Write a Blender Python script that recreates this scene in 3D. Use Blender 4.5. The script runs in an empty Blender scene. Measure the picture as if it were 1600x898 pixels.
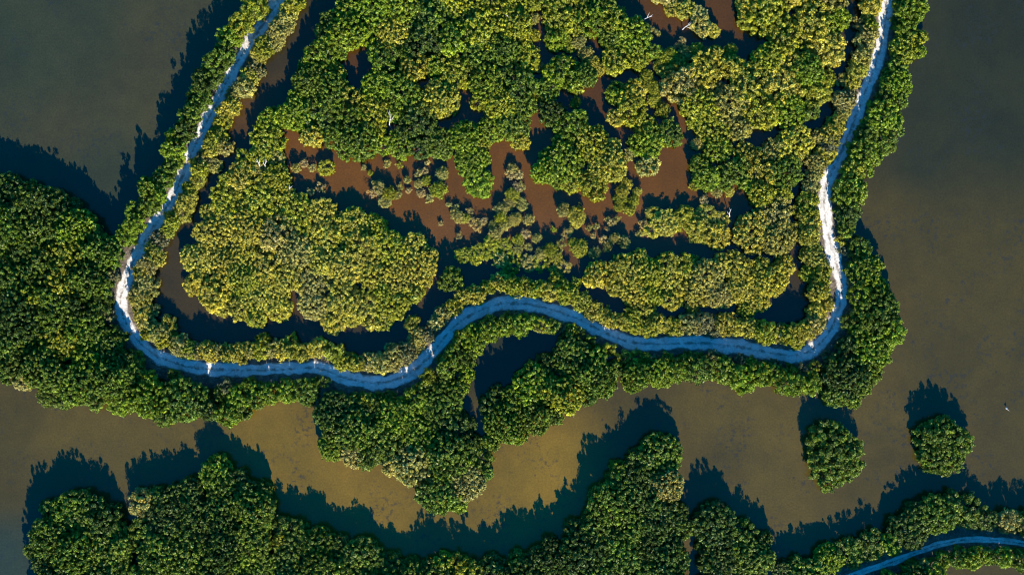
import bpy, math, random
import numpy as np
from math import radians, sin, cos, pi

SEED = 7
random.seed(SEED); rng = np.random.default_rng(SEED)
S = bpy.context.scene
COL = S.collection

# ------------------------------------------------------------------ camera frame
PX = 0.16           # metres per photo pixel on the ground
H = 380.0           # flying height of the drone
W0, H0 = 800.0, 449.0
def w(px, py, z=0.0):
    k = PX*(H-z)/H
    return ((px-W0)*k, (H0-py)*k)

cam = bpy.data.cameras.new('camera'); camo = bpy.data.objects.new('camera', cam); COL.objects.link(camo)
camo.location = (0, 0, H); cam.sensor_width = 36; cam.lens = 36*H/(1600*PX); cam.clip_end = 6000; cam.clip_start = 1
S.camera = camo

# ------------------------------------------------------------------ light
EL, AZ = 29.0, 13.0                        # sun height; degrees east of south
world = bpy.data.worlds.new('World'); S.world = world; world.use_nodes = True
nt = world.node_tree; bg = nt.nodes['Background']
sky = nt.nodes.new('ShaderNodeTexSky'); sky.sky_type = 'NISHITA'; sky.sun_disc = False
sky.sun_elevation = radians(EL); sky.sun_rotation = radians(180-AZ)
sky.air_density = 1.0; sky.dust_density = 0.0; sky.ozone_density = 4.0
hs = nt.nodes.new('ShaderNodeHueSaturation'); hs.inputs['Hue'].default_value = .495; hs.inputs['Saturation'].default_value = 2.8   # a deep, clean blue sky
nt.links.new(sky.outputs[0], hs.inputs['Color']); nt.links.new(hs.outputs[0], bg.inputs[0]); bg.inputs[1].default_value = 0.135
sl = bpy.data.lights.new('sun', 'SUN'); so = bpy.data.objects.new('sun', sl); COL.objects.link(so)
sl.energy = 5.0; sl.angle = radians(0.5); sl.color = (1.0, 0.90, 0.72)
so.rotation_euler = (radians(90-EL), 0, radians(AZ))
so.location = (40, -200, 200)
S.view_settings.view_transform = 'Standard'; S.view_settings.look = 'None'
S.view_settings.gamma = 1; S.view_settings.use_curve_mapping = False
S.view_settings.exposure = 1.08
S.render.engine = 'CYCLES'
S.cycles.filter_width = 1.1
S.cycles.max_bounces = 5; S.cycles.diffuse_bounces = 2; S.cycles.glossy_bounces = 2
S.cycles.transmission_bounces = 2

# ------------------------------------------------------------------ materials
class NT:
    def __init__(s, name):
        s.m = bpy.data.materials.new(name); s.m.use_nodes = True
        s.t = s.m.node_tree; s.b = s.t.nodes['Principled BSDF']
    def n(s, typ, **kw):
        x = s.t.nodes.new(typ)
        for k, v in kw.items(): setattr(x, k, v)
        return x
    def l(s, a, b): s.t.links.new(a, b)
    def noise(s, vec, scale, detail=4, rough=.55, dist=0):
        x = s.n('ShaderNodeTexNoise'); x.inputs['Scale'].default_value = scale
        x.inputs['Detail'].default_value = detail; x.inputs['Roughness'].default_value = rough
        x.inputs['Distortion'].default_value = dist; s.l(vec, x.inputs['Vector']); return x.outputs[0]
    def ramp(s, fac, stops):
        x = s.n('ShaderNodeValToRGB'); e = x.color_ramp.elements
        while len(e) < len(stops): e.new(.5)
        for i, (p, c) in enumerate(stops):
            e[i].position = p; e[i].color = (*c, 1) if len(c) == 3 else c
        s.l(fac, x.inputs[0]); return x.outputs[0]
    def mix(s, fac, a, b, mode='MIX'):
        x = s.n('ShaderNodeMix', data_type='RGBA', blend_type=mode)
        for v, i in ((fac, 0), (a, 6), (b, 7)):
            if hasattr(v, 'links'): s.l(v, x.inputs[i])
            elif i == 0: x.inputs[0].default_value = v
            else: x.inputs[i].default_value = (*v, 1)
        return x.outputs[2]
    def math(s, op, a, b):
        x = s.n('ShaderNodeMath', operation=op)
        for v, i in ((a, 0), (b, 1)):
            if hasattr(v, 'links'): s.l(v, x.inputs[i])
            else: x.inputs[i].default_value = v
        return x.outputs[0]

def leaf_material(name, rough=.5):
    m = NT(name)
    oi = m.n('ShaderNodeObjectInfo'); at = m.n('ShaderNodeAttribute', attribute_name='tint')
    sep = m.n('ShaderNodeSeparateColor'); m.l(at.outputs['Color'], sep.inputs[0])
    base = oi.outputs['Color']
    # r: value of the clump, g: leaf value, b: how far the clump has yellowed
    yel = m.mix(1.0, base, (1.7, 1.48, .9), 'MULTIPLY')
    c = m.mix(m.math('MULTIPLY', sep.outputs[2], .85), base, yel)
    v = m.math('MULTIPLY', m.math('ADD', m.math('MULTIPLY', sep.outputs[0], .75), .62),
               m.math('ADD', m.math('MULTIPLY', sep.outputs[1], .7), .65))
    hsv = m.n('ShaderNodeHueSaturation'); m.l(c, hsv.inputs['Color']); m.l(v, hsv.inputs['Value'])
    m.l(hsv.outputs[0], m.b.inputs['Base Color'])
    m.b.inputs['Roughness'].default_value = rough
    m.b.inputs['Specular IOR Level'].default_value = .35
    tr = m.n('ShaderNodeBsdfTranslucent'); m.l(hsv.outputs[0], tr.inputs[0])
    ms = m.n('ShaderNodeMixShader'); ms.inputs[0].default_value = .12
    m.l(m.b.outputs[0], ms.inputs[1]); m.l(tr.outputs[0], ms.inputs[2])
    m.l(ms.outputs[0], m.t.nodes['Material Output'].inputs[0])
    return m.m
M_LEAF = leaf_material('mangrove_leaves')

def bark_material(name, a, b):
    m = NT(name); g = m.n('ShaderNodeTexCoord')
    m.l(m.ramp(m.noise(g.outputs['Object'], 6, 5), [(.3, a), (.7, b)]), m.b.inputs['Base Color'])
    m.b.inputs['Roughness'].default_value = .9
    return m.m
M_BARK = bark_material('bark', (.09, .07, .055), (.2, .16, .13))
M_DEAD = bark_material('bleached_wood', (.38, .34, .31), (.62, .58, .54))

def water_material(name, speck, patch):
    m = NT(name); g = m.n('ShaderNodeNewGeometry'); P = g.outputs['Position']
    at = m.n('ShaderNodeAttribute', attribute_name='silt')
    c = at.outputs['Color']
    big = m.noise(P, .035, 6, .6, .6)
    c = m.mix(1.0, c, m.ramp(big, [(.3, (.8, .84, .9)), (.7, (1.18, 1.14, 1.06))]), 'MULTIPLY')
    mid = m.noise(P, .22, 6, .65, .3)
    c = m.mix(1.0, c, m.ramp(mid, [(.3, (.88, .89, .9)), (.72, (1.1, 1.1, 1.08))]), 'MULTIPLY')
    fine = m.noise(P, 2.2, 4, .7)
    c = m.mix(1.0, c, m.ramp(fine, [(.3, (.78, .78, .78)), (.7, (1.2, 1.19, 1.17))]), 'MULTIPLY')
    # weed patches and specks on the bed
    w1 = m.noise(P, .1, 3); w2 = m.noise(P, .75, 4, .7)
    pt = m.math('MULTIPLY', m.ramp(w1, [(.5, (0,)*3), (.62, (1,)*3)]), m.ramp(w2, [(.52, (0,)*3), (.62, (1,)*3)]))
    c = m.mix(m.math('MULTIPLY', pt, patch), c, (.018, .022, .024))
    vo = m.n('ShaderNodeTexVoronoi'); vo.inputs['Scale'].default_value = .45; m.l(P, vo.inputs['Vector'])
    sp = m.math('MULTIPLY', m.ramp(vo.outputs['Distance'], [(.06, (1,)*3), (.17, (0,)*3)]),
                m.ramp(m.noise(P, .16, 2), [(.5, (0,)*3), (.6, (1,)*3)]))
    c = m.mix(m.math('MULTIPLY', sp, speck), c, (.02, .02, .018))
    m.l(c, m.b.inputs['Base Color'])
    m.b.inputs['Roughness'].default_value = .16; m.b.inputs['IOR'].default_value = 1.48
    bp = m.n('ShaderNodeBump'); bp.inputs['Strength'].default_value = .12; bp.inputs['Distance'].default_value = .05
    m.l(m.noise(P, 1.1, 4, .6), bp.inputs['Height']); m.l(bp.outputs[0], m.b.inputs['Normal'])
    return m.m
M_LAGOON = water_material('lagoon_water', .7, .62)
M_POND = water_material('pond_water', .25, .15)

def bank_material():
    m = NT('bank_soil'); g = m.n('ShaderNodeNewGeometry'); P = g.outputs['Position']
    c = m.ramp(m.noise(P, .9, 6, .7), [(.3, (.05, .04, .03)), (.5, (.12, .095, .07)), (.68, (.26, .21, .16))])
    k = m.ramp(m.noise(P, 2.6, 4, .7), [(.6, (0,)*3), (.72, (1,)*3)])
    c = m.mix(k, c, (.5, .45, .4))
    m.l(c, m.b.inputs['Base Color']); m.b.inputs['Roughness'].default_value = .95
    bp = m.n('ShaderNodeBump'); bp.inputs['Distance'].default_value = .2
    m.l(m.noise(P, 2.0, 5, .7), bp.inputs['Height']); m.l(bp.outputs[0], m.b.inputs['Normal'])
    return m.m
M_BANK = bank_material()

def path_material():
    m = NT('crushed_shell'); g = m.n('ShaderNodeNewGeometry'); P = g.outputs['Position']
    uv = m.n('ShaderNodeUVMap'); sx = m.n('ShaderNodeSeparateXYZ'); m.l(uv.outputs[0], sx.inputs[0])
    c = m.ramp(m.noise(P, .5, 5, .6), [(.3, (.62, .60, .58)), (.7, (.84, .81, .79))])
    c = m.mix(1.0, c, m.ramp(m.noise(P, 3.5, 4, .75), [(.28, (.68, .66, .64)), (.6, (1.06, 1.06, 1.06))]), 'MULTIPLY')
    # leaf litter and weeds: along the crown between the wheel ruts and at the edges
    u = m.math('ABSOLUTE', sx.outputs[0], 0)
    strip = m.ramp(u, [(.0, (.62,)*3), (.2, (.45,)*3), (.36, (.18,)*3), (.62, (.2,)*3), (.82, (.5,)*3), (1.0, (.8,)*3)])
    ln = m.math('MULTIPLY', m.noise(P, .8, 6, .75), 1.0)
    lit = m.ramp(m.math('ADD', m.math('MULTIPLY', strip, .5), ln), [(.70, (0,)*3), (.86, (1,)*3)])
    c = m.mix(m.math('MULTIPLY', lit, .8), c, (.13, .1, .07))
    bl = m.ramp(m.noise(P, .42, 6, .72, .8), [(.5, (0,)*3), (.66, (1,)*3)])           # darker damp patches
    c = m.mix(m.math('MULTIPLY', bl, .5), c, (.24, .2, .15))
    dk = m.ramp(m.noise(P, 1.7, 4, .7), [(.62, (0,)*3), (.7, (1,)*3)])
    c = m.mix(m.math('MULTIPLY', dk, .45), c, (.1, .085, .06))
    m.l(c, m.b.inputs['Base Color']); m.b.inputs['Roughness'].default_value = .95
    m.b.inputs['Specular IOR Level'].default_value = .15
    bp = m.n('ShaderNodeBump'); bp.inputs['Distance'].default_value = .12
    m.l(m.noise(P, 2.5, 5, .7), bp.inputs['Height']); m.l(bp.outputs[0], m.b.inputs['Normal'])
    return m.m
M_PATH = path_material()

# ------------------------------------------------------------------ mesh helpers
def mesh_np(name, V, F, mat, attr=None, attr_name='tint', domain='FACE', smooth=False):
    me = bpy.data.meshes.new(name)
    V = np.asarray(V, np.float32); F = np.asarray(F, np.int32); nf, k = F.shape
    me.vertices.add(len(V)); me.vertices.foreach_set('co', V.ravel())
    me.loops.add(nf*k); me.loops.foreach_set('vertex_index', F.ravel())
    me.polygons.add(nf); me.polygons.foreach_set('loop_start', np.arange(0, nf*k, k, dtype=np.int32))
    me.update(calc_edges=True)
    if attr is not None:
        a = me.attributes.new(attr_name, 'FLOAT_COLOR', domain)
        rgba = np.ones((len(attr), 4), np.float32); rgba[:, :3] = attr
        a.data.foreach_set('color', rgba.ravel())
    if smooth: me.polygons.foreach_set('use_smooth', np.ones(nf, bool))
    me.materials.append(mat); me.validate(); return me
def link(name, data, parent=None, loc=(0, 0, 0)):
    o = bpy.data.objects.new(name, data); COL.objects.link(o); o.location = loc
    if parent: o.parent = parent
    return o

class Tubes:
    """bent tapering limbs, all pieces of ONE part"""
    def __init__(s): s.V = []; s.F = []
    def add(s, pts, rad, n=6):
        pts = [np.array(p, float) for p in pts]; base = len(s.V)
        for i, p in enumerate(pts):
            d = pts[min(i+1, len(pts)-1)]-pts[max(i-1, 0)]; d /= np.linalg.norm(d)
            a = np.cross(d, (0.3, 1, .2)); a /= np.linalg.norm(a); b = np.cross(d, a)
            for j in range(n):
                t = 2*pi*j/n; s.V.append(p+rad[i]*(a*cos(t)+b*sin(t)))
        for i in range(len(pts)-1):
            for j in range(n):
                q = base+i*n; s.F.append((q+j, q+(j+1) % n, q+n+(j+1) % n, q+n+j))
        for r0 in (base, base+(len(pts)-1)*n):
            for j in range(0, n-2, 2): s.F.append((r0, r0+j+1, r0+j+2, r0+(j+3 if j+3 < n else 0)) if j+3 < n else (r0, r0+j+1, r0+j+2, r0+j+2))
    def mesh(s, name, mat):
        F = [f for f in s.F if len(set(f)) == 4]
        return mesh_np(name, s.V, F, mat, smooth=True)

# ------------------------------------------------------------------ crowns
def clump_leaves(c, rc, n, size, up=.25, flat=1.1, spike=0.0):
    """leaf faces spread round one clump; returns verts (n,4,3)"""
    # a clump is a few unequal rosettes on the ends of its twigs
    k = rng.integers(3, 6); sd = rng.normal(size=(k, 3)); sd[:, 2] = np.abs(sd[:, 2])*.8
    sd /= np.linalg.norm(sd, axis=1)[:, None]
    so_ = sd*rc*rng.uniform(.35, .75+spike*.5, k)[:, None]; sr = rc*rng.uniform(.35, .72, k); so_[0] *= .2; sr[0] = rc*.72
    pk = rng.choice(k, n, p=sr**2/(sr**2).sum())
    d = rng.normal(size=(n, 3)); d[:, 2] = d[:, 2]+up
    d /= np.linalg.norm(d, axis=1)[:, None]
    rr = sr[pk]*rng.uniform(.6, 1.1, n)
    p = c+(so_[pk]+d*rr[:, None])*np.array([1, 1, flat])
    nrm = d+rng.normal(size=(n, 3))*.6; nrm /= np.linalg.norm(nrm, axis=1)[:, None]
    t = np.cross(nrm, rng.normal(size=(n, 3))); t /= np.linalg.norm(t, axis=1)[:, None]
    b = np.cross(nrm, t)
    L = size*rng.uniform(.7, 1.35, n)[:, None]; Wd = L*rng.uniform(.45, .75, n)[:, None]
    return np.stack([p-t*L, p-b*Wd+t*L*.1, p+t*L, p+b*Wd+t*L*.1], 1)

def poisson_disc(R, d, tries=1500, outline=None):
    pts = []
    for _ in range(tries):
        a = random.uniform(0, 2*pi); r = R*math.sqrt(random.random())
        if outline is not None: r *= outline(a)
        p = (r*cos(a), r*sin(a))
        if all((p[0]-q[0])**2+(p[1]-q[1])**2 > d*d for q in pts): pts.append(p)
    return pts

def crown_mesh(name, R, hgt, kind, ragged=1.0):
    """R crown radius, hgt tree height (m)"""
    spec = dict(tree=dict(d=1.12, rc=.57, n=115, size=.165, rough=.9, yel=.28, spike=.1),
                bush=dict(d=.86, rc=.42, n=75, size=.15, rough=.7, yel=.5, spike=.2),
                shrub=dict(d=.86, rc=.48, n=75, size=.15, rough=.6, yel=.22, spike=.7),
                sapling=dict(d=.5, rc=.36, n=55, size=.11, rough=.3, yel=.3, spike=.8))[kind]
    gs = random.choice((.72, .85, .95, 1.0, 1.12, 1.3))                # leaf clumps differ from plant to plant
    spec['d'] *= gs; spec['rc'] *= gs; spec['n'] = int(spec['n']*gs**1.6)
    ph = [random.uniform(0, 2*pi) for _ in range(4)]
    am = [random.uniform(.03, .11), random.uniform(.03, .09), random.uniform(.02, .06), random.uniform(.01, .04)]
    am = [a*ragged for a in am]
    ol = lambda a: 1+am[0]*sin(2*a+ph[0])+am[1]*sin(3*a+ph[1])+am[2]*sin(5*a+ph[2])+am[3]*sin(9*a+ph[3])
    bump = [(random.uniform(-.7, .7)*R, random.uniform(-.7, .7)*R, random.uniform(.25, .5)*R, random.uniform(-.1, .13)*hgt) for _ in range(6)]
    def top(x, y):
        r = math.hypot(x, y)/(R*ol(math.atan2(y, x)))
        z = hgt*(1-.30*min(r, 1.2)**3)
        for bx, by, br, bh in bump: z += bh*math.exp(-((x-bx)**2+(y-by)**2)/br**2)
        return z
    cl = []
    for x, y in poisson_disc(R*.9, spec['d'], 2200, ol):
        cl.append((x, y, top(x, y)-spec['rc']*.8+random.uniform(-1, .6)*spec['rough'], 1.0))
    for lv in (3.0, 4.8, 6.8):                                        # lower storeys of foliage
        for x, y in poisson_disc(R*.92, spec['d']*1.25, 800, ol):
            z = top(x, y)-spec['rc']*lv+random.uniform(-.4, .3)
            if z > .5: cl.append((x, y, z, 1.45))
    low = max(.28*hgt, .35)
    nz = max(1, int((hgt*.6-low)/spec['d']))
    for k in range(nz):                                          # skirt of the crown
        z = low+(k+.5)*(hgt*.62-low)/nz
        rr = R*(.72+.2*sin(pi*min(1, (z-low)/(hgt*.5)+.25)))
        m = max(4, int(2*pi*rr/(spec['d']*1.0)))
        for j in range(m):
            a = 2*pi*(j+random.uniform(-.35, .35))/m; q = rr*ol(a)*random.uniform(.88, 1.06)
            cl.append((q*cos(a), q*sin(a), z+random.uniform(-.3, .3), 1.0))
    Q = []; T = []
    for x, y, z, k in cl:
        rc = spec['rc']*k*random.choice((.7,.85,.95,1.05,1.2,1.35)); n = int(spec['n']*random.uniform(.8, 1.15))
        q = clump_leaves(np.array([x, y, z]), rc, n, spec['size']*(1.7 if k > 1.2 else 1), spike=spec['spike'])
        t = np.empty((n, 3)); t[:, 0] = random.random()
        t[:, 1] = rng.random(n)
        t[:, 2] = min(1, max(0, random.gauss(spec['yel']*.6, .12) + (random.random() < spec['yel']*.5)*random.uniform(.3, .8)))
        Q.append(q); T.append(t)
    Q = np.concatenate(Q); T = np.concatenate(T)
    V = Q.reshape(-1, 3); F = np.arange(len(V)).reshape(-1, 4)
    return mesh_np(name, V, F, M_LEAF, T)

def trunk_mesh(name, R, hgt, kind):
    tb = Tubes()
    r0 = .05+.025*hgt
    if kind in ('tree', 'bush'):
        zb = .16*hgt
        lean = (random.uniform(-.3, .3), random.uniform(-.3, .3))
        tb.add([(0, 0, zb*.5), (lean[0]*.4, lean[1]*.4, hgt*.35), (lean[0], lean[1], hgt*.7)], [r0, r0*.8, r0*.4], 7)
        for k in range(7):                                       # arching prop roots
            a = 2*pi*k/7+random.uniform(-.3, .3); q = random.uniform(.5, .9)*min(R*.5, 1.7)
            tb.add([(0, 0, zb*random.uniform(1, 1.6)), (q*.55*cos(a), q*.55*sin(a), zb), (q*cos(a), q*sin(a), -.25)], [r0*.4, r0*.32, r0*.2], 5)
    else:
        for k in range(3):
            a = 2*pi*k/3+random.random(); tb.add([(.05*cos(a), .05*sin(a), -.2), (R*.2*cos(a), R*.2*sin(a), hgt*.4), (R*.35*cos(a), R*.35*sin(a), hgt*.75)], [r0, r0*.7, r0*.3], 5)
    for k in range(7):
        a = 2*pi*k/7+random.uniform(-.4, .4); q = R*random.uniform(.45, .8); z = hgt*random.uniform(.3, .5)
        tb.add([(0, 0, z*.75), (q*.5*cos(a), q*.5*sin(a), z+.15*hgt), (q*cos(a), q*sin(a), hgt*random.uniform(.55, .72))], [r0*.45, r0*.32, r0*.12], 5)
    return tb.mesh(name, M_BARK)

BINS = dict(tree=[(1.7, 5.0), (2.4, 5.3), (3.2, 5.5), (4.1, 5.7), (5.0, 5.9)],
            bush=[(1.0, 3.0), (1.6, 3.7), (2.4, 4.2), (3.2, 4.6), (4.2, 4.9)],
            shrub=[(.9, 2.2), (1.4, 3.0), (2.0, 3.7), (2.7, 4.3)],
            sapling=[(.45, 1.1), (.8, 1.7), (1.3, 2.3), (1.9, 3.0)])
NVAR = dict(tree=4, bush=4, shrub=4, sapling=3)
LIB = {}
for kind, bins in BINS.items():
    for R, hgt in bins:
        LIB[kind, R] = [(crown_mesh(f'{kind}_crown', R, hgt, kind), trunk_mesh(f'{kind}_trunk', R, hgt, kind), hgt) for _ in range(NVAR[kind])]

# ------------------------------------------------------------------ colours of the plants (linear)
TONES = {'deep green': (.058, .098, .013), 'mid green': (.098, .150, .014), 'fresh green': (.140, .205, .012),
         'yellow green': (.220, .240, .018), 'golden olive': (.300, .282, .036), 'pale olive': (.265, .248, .065),
         'grey green': (.150, .150, .065), 'tan': (.33, .26, .10)}

TREES = []            # records to be labelled
PARTS = dict(tree=('mangrove_tree', 'mangrove'), bush=('mangrove_bush', 'bush'), shrub=('bank_shrub', 'shrub'), sapling=('mangrove_sapling', 'sapling'))
def plant(kind, px, py, rpx, tone, stand, z0=0.0, hscale=1.0):
    bins = BINS[kind]
    # crowns are seen at mid height: undo the lean of the perspective
    R = rpx*PX
    b = min(bins, key=lambda t: abs(math.log(t[0]/R)))
    cm, tm, hgt = random.choice(LIB[kind, b[0]])
    sx = R/b[0]; sz = hscale*random.uniform(.84, 1.16)*(sx**.5)
    x, y = w(px, py, z0+hgt*sz*.7)
    e = link(PARTS[kind][0], None, None, (x, y, z0))
    e.rotation_euler = (0, 0, random.uniform(0, 2*pi)); e.scale = (sx, sx, sz)
    link('trunk', tm, e); c = link('crown', cm, e)
    base = np.array(TONES[tone])*random.uniform(.86, 1.14)*np.array([random.uniform(.93, 1.07), 1, random.uniform(.85, 1.15)])
    c.color = (*base, 1)
    TREES.append(dict(o=e, kind=kind, px=px, py=py, r=rpx, tone=tone, stand=stand))
    return e

# ------------------------------------------------------------------ value noise for patches of tone
def vnoise(x, y, s, seed):
    x /= s; y /= s; i, j = math.floor(x), math.floor(y); fx, fy = x-i, y-j
    hsh = lambda a, b: random.Random(a*73856093 ^ b*19349663 ^ seed*83492791).random()
    fx = fx*fx*(3-2*fx); fy = fy*fy*(3-2*fy)
    return (hsh(i, j)*(1-fx)+hsh(i+1, j)*fx)*(1-fy)+(hsh(i, j+1)*(1-fx)+hsh(i+1, j+1)*fx)*fy
def pick(weights, px, py):
    """tone from a weight table, coherent over small patches"""
    v = .5*vnoise(px, py, 55, 3)+.5*random.random()
    v = min(.999, max(0, (v-.14)/.72)); tot = sum(weights.values()); a = 0
    for k, q in weights.items():
        a += q/tot
        if v < a: return k
    return k

def inside(poly, P):
    x, y = P[:, 0], P[:, 1]; r = np.zeros(len(P), bool); n = len(poly)
    for i in range(n):
        x1, y1 = poly[i]; x2, y2 = poly[(i+1) % n]
        c = (y1 > y) != (y2 > y)
        r ^= c & (x < (x2-x1)*(y-y1)/((y2-y1) if y2 != y1 else 1e-9)+x1)
    return r
def dist_edge(poly, P, closed=True):
    d = np.full(len(P), 1e9); n = len(poly)
    for i in range(n if closed else n-1):
        a = np.array(poly[i], float); b = np.array(poly[(i+1) % n], float); ab = b-a
        t = np.clip(((P-a)@ab)/max(ab@ab, 1e-9), 0, 1); d = np.minimum(d, np.linalg.norm(P-(a+t[:, None]*ab), axis=1))
    return d

PLACED = []
def fill(stand, poly, kind, radii, weights, hs=1.0, holes=(), pack=.77, inset=.92, n=5000, z0=0.0, own=None):
    poly = [tuple(map(float, p)) for p in poly]
    A = np.array(poly); lo, hi = A.min(0), A.max(0)
    P = rng.uniform(lo, hi, (n*3, 2)); P = P[inside(poly, P)][:n]
    if len(P) == 0: return
    db = dist_edge(poly, P)
    for hx, hy, hr in holes:
        db = np.minimum(db, np.hypot(P[:, 0]-hx, P[:, 1]-hy)-hr)
    mine = []
    for r in radii:
        ok = np.where(db >= inset*r)[0]
        for i in ok:
            rr = r*random.uniform(.9, 1.1); x, y = P[i]
            if all((x-a)**2+(y-b)**2 >= (pack*(rr+c))**2 for a, b, c in mine): mine.append((x, y, rr))
    if not mine: return
    de = dist_edge(poly, np.array([(m[0], m[1]) for m in mine]))
    for (x, y, r), d in zip(mine, de):                            # stands are lower along their rim
        plant(kind, x, y, r*1.1, pick(weights, x, y), stand, z0=z0, hscale=hs*(.96+.12*min(1, d/60)))

#@@LAYOUT
# ------------------------------------------------------------------ traced from the photograph (photo pixels)
PATH = [(452,-40),(438,-5),(418,28),(394,63),(367,104),(337,164),(311,214),(295,250),(274,300),(250,340),(230,370),(208,410),(194,444),(188,474),(197,502),(214,530),(240,553),(274,567),(307,575),(367,578),(400,578),(440,577),(484,574),(510,579),(534,589),(570,597),(600,597),(625,590),(644,580),(674,554),(700,520),(727,497),(767,478),(800,474),(850,480),(900,497),(940,517),(980,533),(1034,537),(1100,536),(1150,541),(1198,550),(1235,555),(1260,550),(1283,535),(1301,508),(1312,475),(1315,450),(1311,425),(1304,400),(1296,372),(1290,345),(1288,318),(1292,288),(1308,250),(1329,202),(1350,150),(1367,102),(1379,60),(1384,25),(1386,-5),(1388,-40)]
PATH2 = [(1290,915),(1347,893),(1387,880),(1434,862),(1467,850),(1517,842),(1560,844),(1600,849),(1660,858)]

def smooth_line(pts, n=4):
    out = []; p = [np.array(q, float) for q in pts]
    p = [2*p[0]-p[1]]+p+[2*p[-1]-p[-2]]
    for i in range(1, len(p)-2):
        for k in range(n):
            t = k/n
            out.append(.5*((2*p[i])+(-p[i-1]+p[i+1])*t+(2*p[i-1]-5*p[i]+4*p[i+1]-p[i+2])*t*t+(-p[i-1]+3*p[i]-3*p[i+1]+p[i+2])*t**3))
    out.append(p[-2]); return np.array(out)
def resample(L, step):
    d = np.concatenate([[0], np.cumsum(np.linalg.norm(np.diff(L, axis=0), axis=1))])
    s = np.arange(0, d[-1], step); return np.stack([np.interp(s, d, L[:, 0]), np.interp(s, d, L[:, 1])], 1)

def strip(name, line_px, prof, mat, wob=0.0, kind='structure', z_noise=0.0):
    """sweep a cross-section prof [(offset m, z, u)] along a line"""
    L = resample(smooth_line(line_px), 4.0)
    L = np.array([w(x, y, .6) for x, y in L]); T = np.gradient(L, axis=0); T /= np.linalg.norm(T, axis=1)[:, None]
    Nn = np.stack([-T[:, 1], T[:, 0]], 1); V = []; U = []
    nz1 = [vnoise(i, 0, 6, 11)+.6*vnoise(i, 0, 2.3, 12)-.8 for i in range(len(L))]; nz2 = [vnoise(i, 0, 6, 21)+.6*vnoise(i, 0, 2.3, 22)-.8 for i in range(len(L))]
    for i in range(len(L)):
        for o, z, u in prof:
            q = o+np.sign(o)*wob*(nz1[i] if o > 0 else nz2[i])*abs(u)
            V.append((*(L[i]+Nn[i]*q), z+z_noise*(random.random()-.5)*(1 if 0 < abs(u) < 1 else .0))); U.append((u, i*.1))
    k = len(prof); F = [(i*k+j, (i+1)*k+j, (i+1)*k+j+1, i*k+j+1) for i in range(len(L)-1) for j in range(k-1)]
    F = [f[::-1] for f in F]
    me = mesh_np(name, V, F, mat, smooth=True)
    uv = me.uv_layers.new(name='UVMap'); idx = np.empty(len(me.loops), np.int32); me.loops.foreach_get('vertex_index', idx)
    uv.data.foreach_set('uv', np.array(U, np.float32)[idx].ravel())
    # faces must look up
    o = link(name, me)
    if me.polygons[0].normal.z < 0: me.flip_normals()
    o['kind'] = kind; return o
bank_prof = [(-6.0,-.6,-1),(-4.6,.05,-.8),(-3.0,.5,-.5),(-1.5,.58,-.3),(0,.6,0),(1.5,.58,.3),(3.0,.5,.5),(4.6,.05,.8),(6.0,-.6,1)]
strip('embankment', PATH, bank_prof, M_BANK, wob=.9)
strip('embankment', PATH2, bank_prof, M_BANK, wob=.9)
path_prof = [(-2.05,.53,-1),(-1.65,.60,-.8),(-1.1,.575,-.55),(-.6,.61,-.3),(0,.64,0),(.6,.61,.3),(1.1,.575,.55),(1.65,.60,.8),(2.05,.53,1)]
path_prof = [(o*.86, z+.04, u) for o, z, u in path_prof]
strip('path', PATH, path_prof, M_PATH, wob=.9)
strip('path', PATH2, [(o*.48, z, u) for o, z, u in path_prof], M_PATH, wob=.4)

# ---- water: the colour of the silt, with the inlet's shade painted in, at control points, blended over the sheet
def idw(ctrl, P, pw=2.2):
    C = np.array([c[:2] for c in ctrl], float); K = np.array([c[2] for c in ctrl], float)
    d2 = ((P[:, None, :]-C[None])**2).sum(2)+900.0; q = d2**(-pw/2*1.3); return (q@K)/q.sum(1)[:, None]
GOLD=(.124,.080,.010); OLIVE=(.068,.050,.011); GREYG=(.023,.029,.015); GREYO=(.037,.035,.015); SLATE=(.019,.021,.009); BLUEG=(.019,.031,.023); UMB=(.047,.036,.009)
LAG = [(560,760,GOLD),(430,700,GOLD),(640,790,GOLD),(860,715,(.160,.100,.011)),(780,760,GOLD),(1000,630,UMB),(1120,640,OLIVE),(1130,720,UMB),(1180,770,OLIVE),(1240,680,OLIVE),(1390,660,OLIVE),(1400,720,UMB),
       (250,690,OLIVE),(100,670,OLIVE),(20,660,UMB),(10,760,UMB),(10,860,BLUEG),(-40,890,BLUEG),(775,560,SLATE),(800,545,SLATE),(840,535,SLATE),  # slate inlet points: shade of the headland trees painted into the water colour
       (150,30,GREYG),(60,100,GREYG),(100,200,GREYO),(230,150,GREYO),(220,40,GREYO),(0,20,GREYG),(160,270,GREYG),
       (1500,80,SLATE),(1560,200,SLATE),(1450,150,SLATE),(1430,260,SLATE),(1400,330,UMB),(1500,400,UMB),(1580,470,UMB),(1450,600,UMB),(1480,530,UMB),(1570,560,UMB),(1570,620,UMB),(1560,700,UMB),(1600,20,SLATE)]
def sheet(name, xs, ys, ctrl, mat, z, keep=None):
    X, Y = np.meshgrid(xs, ys); P = np.stack([X.ravel(), Y.ravel()], 1); nx = len(xs)
    F = []
    for j in range(len(ys)-1):
        for i in range(nx-1): F.append((j*nx+i, j*nx+i+1, (j+1)*nx+i+1, (j+1)*nx+i))
    F = np.array(F)
    if keep is not None:
        cen = P[F].mean(1); F = F[keep(cen)]
    pxp = np.stack([P[:, 0]/PX+W0, H0-P[:, 1]/PX], 1)
    col = idw(ctrl, np.clip(pxp, -300, 1900))
    me = mesh_np(name, np.column_stack([P, np.full(len(P), z)]), F, mat, col, 'silt', 'POINT')
    o = link(name, me); o['kind'] = 'structure'; return o
fx = np.concatenate([[-3000,-1200,-500,-260], np.arange(-160, 161, 3.0), [260,500,1200,3000]])
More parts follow.
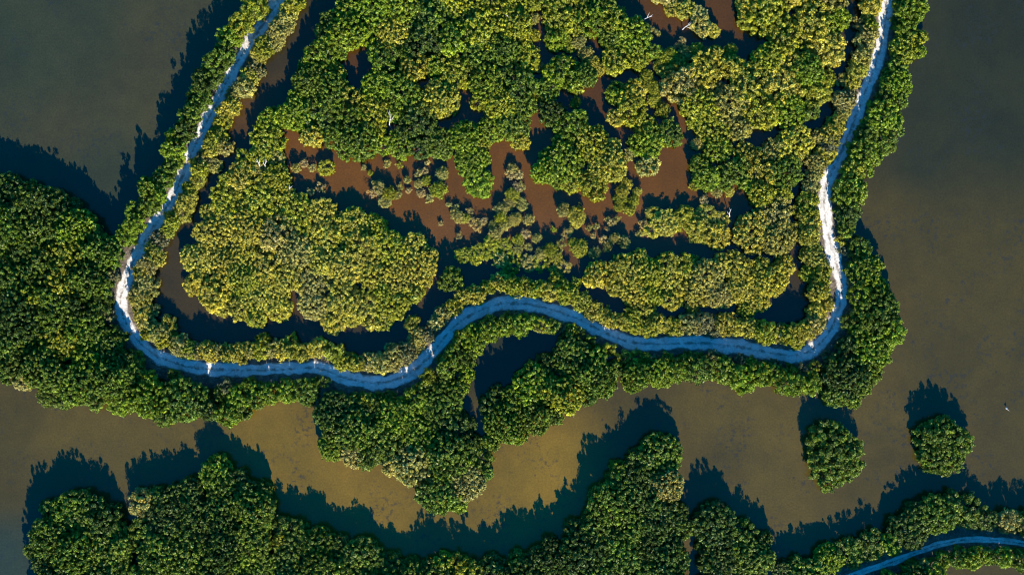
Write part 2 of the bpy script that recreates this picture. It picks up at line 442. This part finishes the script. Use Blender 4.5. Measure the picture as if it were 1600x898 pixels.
fy = np.concatenate([[-3000,-1200,-500,-260], np.arange(-100, 101, 3.0), [260,500,1200,3000]])
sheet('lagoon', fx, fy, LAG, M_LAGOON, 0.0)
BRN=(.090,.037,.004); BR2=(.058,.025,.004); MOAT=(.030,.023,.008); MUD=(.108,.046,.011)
PON = [(560,265,BRN),(640,320,BRN),(700,350,MUD),(680,290,BRN),(720,290,BRN),(800,250,BRN),(850,310,BRN),(860,350,MUD),(940,320,BRN),(990,350,MUD),(1045,270,BRN),(1050,300,BRN),(930,160,BR2),(1000,20,BR2),(1040,50,BR2),(1125,20,BR2),(1110,300,BRN),(470,235,BRN),(545,90,BR2),
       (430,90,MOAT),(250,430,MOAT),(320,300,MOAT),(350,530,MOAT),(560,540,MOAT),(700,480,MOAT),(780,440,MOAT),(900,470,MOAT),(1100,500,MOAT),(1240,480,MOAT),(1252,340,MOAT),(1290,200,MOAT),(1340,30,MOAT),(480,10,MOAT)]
ring = [w(x, y) for x, y in resample(smooth_line(PATH), 6)]
ring = [(ring[0][0]-10, 160)]+ring+[(ring[-1][0]+10, 160)]
sheet('pond', np.arange(-120, 121, 2.0), np.arange(-40, 121, 2.0), PON, M_POND, 0.004, keep=lambda c: inside(ring, c))

# ---- stands of plants
GREEN = {'deep green': .32, 'mid green': .38, 'fresh green': .18, 'yellow green': .08, 'pale olive': .04}
GREENB = {'deep green': .22, 'mid green': .38, 'fresh green': .28, 'yellow green': .12}
TR = (31, 27, 23, 19, 15, 12)
A_ = [(-60,262),(0,268),(40,275),(75,290),(100,305),(135,320),(150,345),(165,365),(190,380),(185,425),(172,445),(168,490),(178,520),(198,548),(225,572),(258,592),(300,598),(330,600),(338,640),(334,662),(311,652),(294,653),(284,665),(264,674),(230,665),(200,650),(167,642),(134,637),(100,640),(67,630),(17,600),(0,590),(-60,565)]
fill('the left edge forest', A_, 'tree', TR, {'deep green': .26, 'mid green': .36, 'fresh green': .16, 'yellow green': .12, 'pale olive': .10}, hs=1.25)
A2 = [(335,598),(400,597),(440,593),(495,594),(505,612),(483,633),(463,625),(443,633),(430,630),(410,636),(398,645),(378,662),(354,668),(336,662)]
fill('the left dip shoreline', A2, 'tree', (18,15,12,10), {'mid green': .3, 'fresh green': .35, 'yellow green': .25, 'pale olive': .1}, hs=1.25)
AL = [(395,-40),(384,0),(371,10),(347,40),(341,63),(321,84),(304,110),(297,137),(281,154),(284,170),(261,194),(254,227),(257,250),(227,281),(210,288),(204,317),(187,337),(178,362),(192,405),(213,372),(236,340),(260,300),(282,250),(298,212),(324,160),(353,105),(382,62),(424,0),(440,-40)]
fill('the upper left outer belt', AL, 'tree', (17,14,12,10), {'deep green': .1, 'mid green': .35, 'fresh green': .4, 'yellow green': .15}, hs=1.3, inset=.8)
B1 = [(505,606),(550,612),(590,618),(625,614),(655,600),(690,580),(730,600),(740,610),(734,621),(726,648),(738,668),(754,685),(764,702),(771,722),(771,742),(747,772),(734,795),(707,805),(684,802),(664,795),(649,775),(637,755),(620,750),(600,742),(567,735),(534,728),(504,712),(494,688),(497,668),(490,638),(490,615)]
fill('the drooping middle headland', B1, 'tree', TR, {'deep green': .25, 'mid green': .42, 'fresh green': .2, 'pale olive': .13})
B2 = [(672,584),(696,548),(718,520),(746,500),(790,490),(830,492),(870,503),(876,515),(860,522),(837,516),(817,526),(791,526),(767,532),(754,546),(747,567),(744,590),(738,605)]
fill('the neck above dark inlet', B2, 'tree', (16,13,11,9), {'mid green': .3, 'fresh green': .35, 'yellow green': .2, 'pale olive': .15}, hs=1.3)
C1 = [(877,517),(905,522),(940,545),(965,556),(975,575),(960,605),(947,623),(924,635),(900,648),(880,653),(867,667),(843,680),(827,682),(813,695),(795,698),(778,706),(757,698),(747,665),(738,641),(768,605),(803,587),(817,577),(840,560),(867,540)]
fill('the headland right of inlet', C1, 'tree', TR, {'deep green': .3, 'mid green': .4, 'fresh green': .2, 'yellow green': .1}, hs=1.2)
C2 = [(970,558),(1040,558),(1100,557),(1150,560),(1200,568),(1250,574),(1284,570),(1284,618),(1257,621),(1220,618),(1198,603),(1184,611),(1164,613),(1148,605),(1121,597),(1091,594),(1067,596),(1047,598),(1027,605),(1007,610),(974,610),(960,606),(976,580)]
fill('the shore under right slope', C2, 'tree', (21,18,15,12), {'mid green': .3, 'fresh green': .35, 'yellow green': .2, 'pale olive': .15}, hs=1.25)
D1 = [(1303,560),(1310,535),(1328,500),(1334,470),(1328,430),(1322,400),(1337,363),(1347,372),(1364,384),(1374,404),(1381,424),(1387,444),(1404,460),(1417,487),(1417,517),(1404,547),(1387,574),(1367,598),(1360,618),(1354,635),(1327,643),(1290,631),(1286,600)]
fill('the right bend point', D1, 'tree', TR, {'deep green': .2, 'mid green': .3, 'fresh green': .32, 'yellow green': .08, 'pale olive': .1}, hs=1.2)
D2 = [(1404,-40),(1402,0),(1396,37),(1394,73),(1381,114),(1373,140),(1360,165),(1347,192),(1340,214),(1326,240),(1316,264),(1308,290),(1304,313),(1306,345),(1318,392),(1334,366),(1340,343),(1347,320),(1355,300),(1354,288),(1367,261),(1387,241),(1411,204),(1404,180),(1417,164),(1421,144),(1427,97),(1444,87),(1447,63),(1446,43),(1454,17),(1452,0),(1452,-40)]
fill('the upper right outer belt', D2, 'tree', (23,19,16,13,10), {'deep green': .08, 'mid green': .25, 'fresh green': .42, 'yellow green': .13, 'pale olive': .12}, hs=1.05, inset=.8)
F1 = [(40,960),(53,898),(33,855),(37,828),(64,798),(67,782),(97,760),(134,760),(170,787),(193,814),(205,850),(200,960)]
fill('the bottom left knob', F1, 'tree', TR, {'deep green': .42, 'mid green': .4, 'fresh green': .06, 'pale olive': .12}, hs=1.1)
F2 = [(200,960),(205,850),(200,815),(199,792),(202,772),(254,758),(301,745),(304,717),(338,710),(368,724),(388,744),(398,757),(417,750),(424,767),(426,800),(430,960)]
fill('the second bottom knob', F2, 'tree', TR, {'deep green': .42, 'mid green': .38, 'fresh green': .1, 'pale olive': .1}, hs=1.1)
F3 = [(430,960),(426,800),(460,815),(500,826),(544,839),(587,847),(614,866),(647,873),(664,866),(700,863),(754,873),(798,866),(843,847),(870,830),(880,960)]
fill('the low bottom shore', F3, 'tree', TR, {'deep green': .4, 'mid green': .38, 'fresh green': .14, 'yellow green': .08}, hs=1.1)
F4 = [(880,960),(868,832),(897,810),(920,796),(924,766),(947,743),(950,726),(967,713),(1000,696),(1014,673),(1037,669),(1057,686),(1064,703),(1071,742),(1072,765),(1066,788),(1081,796),(1084,822),(1074,852),(1081,882),(1081,960)]
fill('the pointed bottom headland', F4, 'tree', TR, {'deep green': .34, 'mid green': .42, 'fresh green': .16, 'pale olive': .08}, hs=1.1)
F5 = [(1090,960),(1087,865),(1091,812),(1094,799),(1121,791),(1154,803),(1178,816),(1198,829),(1210,840),(1212,862),(1205,890),(1200,960)]
fill('the blunt bottom knob', F5, 'tree', TR, {'deep green': .5, 'mid green': .35, 'fresh green': .15}, hs=.95)
F6 = [(1210,960),(1213,878),(1237,866),(1287,853),(1354,834),(1394,832),(1399,799),(1441,779),(1484,764),(1534,777),(1553,799),(1594,796),(1660,800),(1660,838),(1597,837),(1517,830),(1467,838),(1434,850),(1387,868),(1347,881),(1300,903),(1270,960)]
fill('the bottom right shore', F6, 'tree', TR, {'deep green': .4, 'mid green': .35, 'fresh green': .2, 'pale olive': .05}, hs=.9)
F7 = [(1250,985),(1290,938),(1340,914),(1367,905),(1400,892),(1450,875),(1500,858),(1560,855),(1600,861),(1660,872),(1660,905),(1600,890),(1540,882),(1490,886),(1465,905),(1460,985)]
fill('the strip under lower path', F7, 'tree', (15,12,10), {'mid green': .4, 'fresh green': .3, 'pale olive': .3}, hs=1.25, inset=.68)

# inner island, yellower and finer leaved
BU = (26, 22, 18, 15, 12)
GOLDW = {'mid green': .02, 'yellow green': .36, 'golden olive': .48, 'pale olive': .1}
MIXW = {'deep green': .10, 'mid green': .28, 'fresh green': .2, 'yellow green': .27, 'golden olive': .15}
OLIW = {'mid green': .1, 'fresh green': .1, 'yellow green': .26, 'golden olive': .26, 'pale olive': .28}
E2 = [(378,244),(400,247),(432,252),(455,268),(466,290),(500,303),(520,323),(534,333),(550,317),(574,313),(580,333),(600,338),(605,350),(634,360),(661,367),(681,380),(690,408),(682,444),(657,467),(647,484),(627,497),(630,519),(600,514),(577,527),(544,514),(514,522),(494,507),(470,492),(440,500),(420,507),(398,511),(368,504),(321,494),(298,474),(287,447),(271,420),(285,395),(298,370),(310,340),(318,310),(340,281),(345,270)]
fill('the golden left lobe', E2, 'bush', BU, GOLDW, hs=.85, holes=[(455,462,7),(400,385,4)])
fill('the golden left lobe', [(352,270),(376,232),(400,218),(436,226),(452,262),(438,268),(400,280),(375,285)], 'bush', (16,13,10), {'mid green': .3, 'yellow green': .4, 'pale olive': .3}, hs=.95, pack=.85, holes=[(422,262,6)])
fill('the golden left lobe', [(695,410),(708,406),(724,420),(727,440),(714,463),(694,460),(688,440)], 'bush', (16,12), {'mid green': .5, 'fresh green': .5})
E1 = [(540,-40),(527,0),(510,17),(494,27),(480,50),(470,70),(460,97),(447,117),(450,137),(444,157),(407,164),(398,207),(383,240),(400,243),(436,246),(442,215),(447,200),(467,214),(490,240),(497,230),(520,230),(530,247),(550,250),(580,257),(600,241),(631,247),(677,247),(707,247),(721,267),(728,300),(724,318),(747,319),(758,313),(777,296),(767,279),(766,255),(768,222),(798,230),(813,234),(833,224),(845,205),(838,180),(838,130),(840,90),(836,60),(829,45),(840,20),(840,-40)]
fill('the big northern wood', E1, 'bush', (27,23,19,15,12), MIXW, holes=[(553,120,14),(545,92,7),(572,82,7),(727,150,10),(735,175,9),(665,132,7),(700,188,9),(612,200,8),(835,222,6)])
E1b = [(832,-40),(832,40),(842,60),(855,75),(880,78),(890,62),(905,58),(930,62),(940,75),(940,90),(930,110),(934,124),(914,145),(900,146),(878,142),(868,160),(885,165),(908,170),(930,195),(960,212),(974,222),(980,240),(980,264),(965,279),(956,297),(942,311),(931,313),(917,308),(897,300),(867,294),(840,284),(828,267),(830,250),(848,232),(862,214),(845,180),(838,140),(846,90),(834,60),(828,-40)]
fill('the wood by narrow pond', [(848,95),(870,88),(905,85),(925,92),(930,110),(934,124),(914,145),(900,146),(878,142),(868,160),(885,168),(908,172),(930,197),(960,214),(974,224),(980,240),(980,264),(965,279),(956,297),(942,311),(931,313),(917,308),(897,300),(867,294),(840,284),(828,267),(830,250),(850,232),(864,214),(845,180),(838,140)], 'bush', BU, MIXW, holes=[(905,75,12),(918,258,8)])
fill('the wood by upper ponds', [(832,-40),(832,10),(845,20),(842,60),(858,76),(880,76),(890,58),(915,56),(935,60),(944,80),(938,112),(980,115),(1004,114),(1027,94),(1031,77),(1020,60),(1014,37),(994,27),(964,7),(960,-40)], 'bush', BU, {'mid green': .2, 'fresh green': .15, 'yellow green': .35, 'golden olive': .3})
fill('the round central wood', [(950,165),(947,134),(977,119),(1007,126),(1014,150),(1016,180),(1037,186),(1071,200),(1067,214),(1047,234),(1037,244),(1034,267),(1014,276),(994,267),(984,250),(987,217),(977,200),(966,205),(948,188)], 'bush', BU, {'mid green': .25, 'fresh green': .1, 'yellow green': .25, 'golden olive': .2, 'pale olive': .2})
fill('the upper pond scrub', [(1017,-40),(1017,0),(1040,17),(1054,34),(1078,37),(1091,60),(1117,64),(1124,47),(1111,20),(1074,-5),(1070,-40)], 'bush', (14,12,10), {'golden olive': .4, 'pale olive': .6}, hs=.75)
E3 = [(1148,-40),(1148,0),(1154,30),(1148,57),(1161,65),(1175,50),(1190,60),(1180,84),(1150,84),(1134,72),(1110,72),(1086,74),(1077,88),(1040,98),(1030,112),(1036,144),(1061,174),(1071,196),(1091,208),(1094,234),(1074,261),(1077,286),(1100,300),(1130,305),(1148,290),(1170,300),(1180,320),(1160,332),(1148,345),(1142,380),(1160,395),(1200,400),(1250,400),(1254,364),(1244,340),(1240,300),(1254,284),(1264,241),(1270,217),(1260,197),(1280,187),(1284,167),(1304,147),(1304,107),(1324,94),(1320,84),(1324,57),(1334,27),(1334,-40)]
fill('the wide right wood', E3, 'bush', (27,23,19,15,12), OLIW, holes=[(1188,215,13),(1162,80,6),(1132,130,8),(1125,258,8),(1232,25,5),(1215,205,6),(1150,225,5)])
E4 = [(900,434),(917,404),(947,402),(980,392),(1010,388),(1040,392),(1085,396),(1130,392),(1160,398),(1200,402),(1250,402),(1250,410),(1234,434),(1224,470),(1210,474),(1200,482),(1184,500),(1168,504),(1154,490),(1134,484),(1084,484),(1047,482),(1014,477),(980,474),(954,460),(910,447)]
fill('the golden right wood', E4, 'bush', (23,19,16,13), GOLDW, hs=.95)
E5 = [(1007,337),(1017,320),(1040,330),(1081,320),(1107,318),(1138,340),(1140,375),(1125,392),(1095,385),(1070,370),(1040,366),(1010,372)]
fill('the small pondside wood', E5, 'bush', (18,15,12,10), {'yellow green': .4, 'golden olive': .6}, hs=.62)
E6 = [(704,386),(737,382),(757,366),(781,362),(800,378),(812,396),(850,402),(900,410),(902,430),(877,428),(853,418),(817,428),(795,430),(770,408),(754,414),(724,414),(706,400)]
fill('the scrub below pond shallows', E6, 'bush', (12,10,8), {'mid green': .1, 'yellow green': .35, 'golden olive': .15, 'pale olive': .4}, hs=.6, pack=.85)
fill('the lone western clump', [(494,262),(504,248),(522,246),(533,258),(532,275),(518,284),(500,280)], 'bush', (20,12), {'yellow green': 1}, hs=.8)
fill('the lone moat clump', [(328,512),(340,502),(356,510),(360,522),(346,530),(332,526)], 'bush', (15,), {'mid green': 1}, hs=.6)

# round islets: one broad crown each
def islet(px, py, rpx, hgt, tone, label, turn=0):
    R = rpx*PX; x, y = w(px, py, hgt*.6)
    e = link('mangrove_tree', None, None, (x, y, 0))
    link('trunk', trunk_mesh('islet_trunk', R, hgt, 'tree'), e); c = link('crown', crown_mesh('islet_crown', R, hgt, 'tree', 1.15), e)
    e.rotation_euler.z = radians(turn); c.color = (*TONES[tone], 1); e['label'] = label; e['category'] = 'mangrove'
islet(1304, 712, 50, 6.0, 'mid green', 'broad round green mangrove standing alone in the channel, bigger of the two islets', turn=90)
islet(1474, 697, 46, 5.8, 'mid green', 'smaller round green mangrove islet standing alone towards the right edge')

# shrubs along both shoulders of the path
SECT = [(0, 12, 'the upper left path'), (12, 19, 'the left bend'), (19, 26, 'the straight path'), (26, 33, 'the climbing path'),
        (33, 38, 'the path hump'), (38, 44, 'the right path slope'), (44, 51, 'the right bend'), (51, 63, 'the upper right path')]
SHW = {'grey green': .08, 'pale olive': .24, 'golden olive': .30, 'yellow green': .38}
SHO = {'mid green': .35, 'grey green': .25, 'yellow green': .4}
PV = np.array(PATH, float)
L = resample(smooth_line(PATH), 17.0); T = np.gradient(L, axis=0); T /= np.linalg.norm(T, axis=1)[:, None]
for i, p in enumerate(L):
    vi = int(np.argmin(((PV-p)**2).sum(1))); nm = next(n for a, b, n in SECT if a <= vi < b or b >= len(PATH)-2)
    nar = 21 if nm.startswith('the upper') else 27
    n_in = np.array([T[i][1], -T[i][0]])                         # towards the inside of the ring
    for row in (0, 1, 2):
        low = 195 < p[0] < 1330 and p[1] > 418                     # the runs that lie in the shade of their southern side
        if random.random() < (.03, .84, .25 if low else .68)[row]: continue
        r = (random.uniform(11, 17), random.uniform(8, 12), random.uniform(7, 11))[row]
        off = (r+nar-15+random.uniform(-1, 5), nar+20+random.uniform(-3, 5), -(r+12+random.uniform(0, 4)))[row]
        q = p+n_in*off+np.array([random.uniform(-4, 4), random.uniform(-4, 4)])
        plant('shrub', q[0], q[1], r, pick(SHW if row < 2 else SHO, *q), nm+("'s inner side" if row < 2 else "'s outer side"),
              z0=.3 if row != 1 else 0, hscale=random.uniform(.9, 1.2)*(1.35 if row == 2 and low else 1))

# saplings and scrub in the brown ponds
SAP = [(691,271,10),(685,296,12),(663,268,5),(654,287,7),(666,282,7),(654,271,5),(658,302,6),(671,310,6),(605,256,5),(625,258,4),(668,254,3),(636,281,5),(638,298,4),(625,293,4),(622,305,5),(594,295,9),(585,301,6),(608,302,10),(602,316,9),(588,288,6),(710,334,6),(719,340,9),(727,341,7),(736,346,6),(702,320,3),(714,324,4),(689,349,3),(717,369,4),
 (801,263,8),(797,272,6),(810,274,6),(808,292,6),(815,293,5),(801,304,10),(783,327,10),(783,340,9),(815,320,9),(805,342,10),(796,347,8),(826,343,8),(796,318,9),(881,327,10),(901,336,13),(901,347,9),(838,372,7),(821,365,6),(860,390,10),(906,388,13),(810,375,9),(774,365,10),(810,388,7),(826,386,5),(885,365,6),(890,361,5),(865,358,3),(920,356,4),(932,354,4),(927,368,4),(949,342,3),(956,347,5),(949,357,3),(963,342,4),
 (972,299,10),(970,311,10),(967,322,8),(984,327,9),(978,288,9),(990,314,8),(995,300,7),(877,380,6),(895,378,7),(945,375,6),(960,372,8),(975,378,9),(845,396,9),(870,402,8),(930,395,9),(950,385,7),(788,352,8),(770,352,7),(756,345,5),(745,355,5),
 (1066,65,6),(1045,88,13),(1072,84,12),(1088,78,11),(1034,104,12),(1062,100,13),(1030,84,9),(1100,84,10),(1120,80,9),(1142,78,10),(1046,125,12),(1060,150,11),(1085,190,12),(1090,225,10),(890,70,11),(915,84,12),(926,100,12),(905,66,11),(936,108,11),(910,108,10),(1010,120,11),(1020,136,11),(1023,156,11),(1036,172,11),(834,30,8),(836,55,8),(842,105,8),(842,150,9),(900,160,8),(985,240,9),(1180,110,9),(1058,76,6),(1050,77,4),(1016,45,5),(1026,50,4),(1029,53,3),(475,255,6),(488,262,5),(462,262,7),(500,292,6),(485,300,5),(1085,290,7),(1100,312,6),(1120,300,8),(1090,275,6),(1140,300,7),(578,270,4),(568,262,3),(735,330,4),(750,350,4),(1020,330,6),(1005,350,6),(1000,365,5)]
for x, y, r in SAP:
    st = 'the left brown pond' if 500 < x < 760 and y > 200 else 'the middle brown pond' if 760 <= x < 900 else 'the pond shallows' if 900 <= x < 1040 and y > 200 else 'the right pond scrub' if y > 200 and x > 1040 else 'the western pond channel' if y > 200 else 'the upper ponds'
    plant('sapling', x, y, r*1.0, pick({'pale olive': .35, 'yellow green': .25, 'golden olive': .25} if r > 6 else {'tan': .4, 'pale olive': .4, 'yellow green': .2}, x, y), st, hscale=1.0)

# ---- bare dead trees
def limb(name, pts, r0, parent):
    tb = Tubes(); n = len(pts); tb.add(pts, [r0*(1-.75*i/(n-1)) for i in range(n)], 6); return link(name, tb.mesh(name, M_DEAD), parent)
def dead_tree(px, py, hgt, ang, label, spread=1.0):
    x, y = w(px, py, hgt*.8); e = link('dead_tree', None, None, (x, y, 0)); e.rotation_euler = (0, 0, radians(ang))
    j = lambda k=.25: random.uniform(-k, k)
    limb('trunk', [(0, -1.2*spread, -.3), (j(), -.9*spread, hgt*.5), (j(.15), -.1, hgt*.8), (.1+j(.1), .7*spread, hgt*.93), (j(.3), 1.7*spread, hgt)], .15, e)
    b = random.choice((-1, 1))
    limb('branch', [(0, -.15, hgt*.79), (b*.5*spread, .1+j(.2), hgt*.88), (b*random.uniform(.8, 1.3)*spread, .7+j(.4), hgt*.95)], .11, e)
    limb('branch', [(.05, .5*spread, hgt*.91), (-b*.3*spread, 1.0*spread+j(.2), hgt*.96), (-b*.5*spread, 1.5*spread+j(), hgt)], .08, e)
    e['label'] = label; e['category'] = 'dead tree'; e['group'] = 'bleached dead trees'
dead_tree(609,186,6.6,-5,'tall bleached dead tree forking in the middle of the north west wood',1.3)
dead_tree(404,256,5.6,20,'left one of two white snags above the golden lobe',.7)
dead_tree(414,257,5.6,-30,'right one of two white snags above the golden lobe',.7)
dead_tree(1012,28,4.8,-65,'pale leaning snag on the left shore of the upper pond',.75)
dead_tree(1073,41,3.2,-60,'low grey snag over water between the upper ponds',.75)
dead_tree(453,294,4.2,-40,'short white snag in shadow at the golden lobe top edge',.5)
dead_tree(1140,333,3.6,0,'pale forked snag right of the pond shallows',.8)
dead_tree(797,30,5.5,60,'grey snag by the dark gap near the top centre',.9)

# ---- a wading bird in the lagoon
def bird(px, py):
    x, y = w(px, py); e = link('bird', None, None, (x, y, 0)); e.rotation_euler = (0, 0, radians(-50)); e.scale = (1.15,)*3
    m = NT('white_plumage'); m.b.inputs['Base Color'].default_value = (.8, .66, .6, 1); m.b.inputs['Roughness'].default_value = .8
    mk = NT('bird_leg'); mk.b.inputs['Base Color'].default_value = (.12, .08, .05, 1)
    me = bpy.data.meshes.new('body')
    pts = [(-.34,0,.42),(-.2,0,.46),(0,0,.5),(.18,0,.56),(.26,0,.68),(.27,0,.82),(.33,0,.92),(.42,0,.91),(.6,0,.86)]
    rad = [.03,.1,.13,.1,.05,.04,.05,.03,.012]
    tb = Tubes(); tb.add(pts, rad, 10); body = link('body', tb.mesh('body', m.m), e)
    for s in (-1, 1):
        t = Tubes(); t.add([(.12, s*.11, .56), (-.08, s*.14, .53), (-.3, s*.08, .46)], [.05, .07, .02], 8); link('wing', t.mesh('wing', m.m), e)
        t = Tubes(); t.add([(0, s*.05, .42), (.02, s*.05, .2), (0, s*.05, -.05)], [.018, .014, .012], 6); link('leg', t.mesh('leg', mk.m), e)
    e['label'] = 'small white wading bird standing in the lagoon near the right edge'; e['category'] = 'bird'
bird(1572, 638)

#@@LABELS
# ------------------------------------------------------------------ labels: look + place, unique
from collections import defaultdict
by = defaultdict(list)
for t in TREES: by[t['stand'], t['kind']].append(t)
groups = defaultdict(list)
NOUN = dict(tree='mangrove', bush='bush', shrub='shrub', sapling='sapling')
for (st, kind), L in by.items():
    xs = sorted(min(1600, max(0, t['px'])) for t in L); ys = sorted(min(898, max(0, t['py'])) for t in L); rs = sorted(t['r'] for t in L)
    x0, x1, y0, y1 = xs[0], xs[-1], ys[0], ys[-1]
    nx = 3 if x1-x0 > 60 else 1; ny = 3 if y1-y0 > 60 else 1
    for t in L:
        i = min(nx-1, int(nx*(t['px']-x0)/(x1-x0+1e-6))) if nx > 1 else 1
        j = min(ny-1, int(ny*(t['py']-y0)/(y1-y0+1e-6))) if ny > 1 else 1
        i = max(0, i); j = max(0, j)
        sub = [['upper left', 'top', 'upper right'], ['left part', 'centre', 'right part'], ['lower left', 'bottom', 'lower right']][j][i]
        k = rs.index(t['r'])/max(1, len(rs)-1)
        size = 'small' if k < .3 else 'large' if k > .75 else 'medium-sized'
        tone = t['tone']
        place = f", {sub} of {st}" if nx+ny > 2 else f" of {st}"
        key = f"{size} {tone} {NOUN[kind]}{place}"
        groups[key].append(t)
        t['o']['category'] = PARTS[kind][1]
        t['o']['group'] = {'tree': 'mangroves of ', 'bush': 'mangrove bushes of ', 'shrub': 'shrubs on ', 'sapling': 'saplings in '}[kind]+st
ORD = ['first', 'second', 'third', 'fourth', 'fifth', 'sixth', 'seventh', 'eighth', 'ninth', 'tenth', 'eleventh', 'twelfth', 'thirteenth', 'fourteenth', 'fifteenth', 'sixteenth']
NUM = ['', 'one', 'two', 'three', 'four', 'five', 'six', 'seven', 'eight', 'nine', 'ten', 'eleven', 'twelve']
PL = lambda s: s
for key, L in groups.items():
    n = len(L)
    if n == 1: L[0]['o']['label'] = key; continue
    sx = max(t['px'] for t in L)-min(t['px'] for t in L); sy = max(t['py'] for t in L)-min(t['py'] for t in L)
    horiz = sx >= sy; L.sort(key=lambda t: t['px'] if horiz else t['py'])
    for i, t in enumerate(L):
        if n == 2: pre = ('left' if horiz else 'upper') if i == 0 else ('right' if horiz else 'lower')
        elif i == 0: pre = 'leftmost' if horiz else 'topmost'
        elif i == n-1: pre = 'rightmost' if horiz else 'lowest'
        elif n == 3: pre = 'middle'
        else: pre = ORD[i]+(' from left,' if horiz else ' from top,')
        t['o']['label'] = f"{pre} {key}"
from collections import Counter
print('COUNTS', Counter(t['kind'] for t in TREES), 'maxgroup', max(len(v) for v in groups.values()), 'words', max(len(t['o']['label'].split()) for t in TREES))
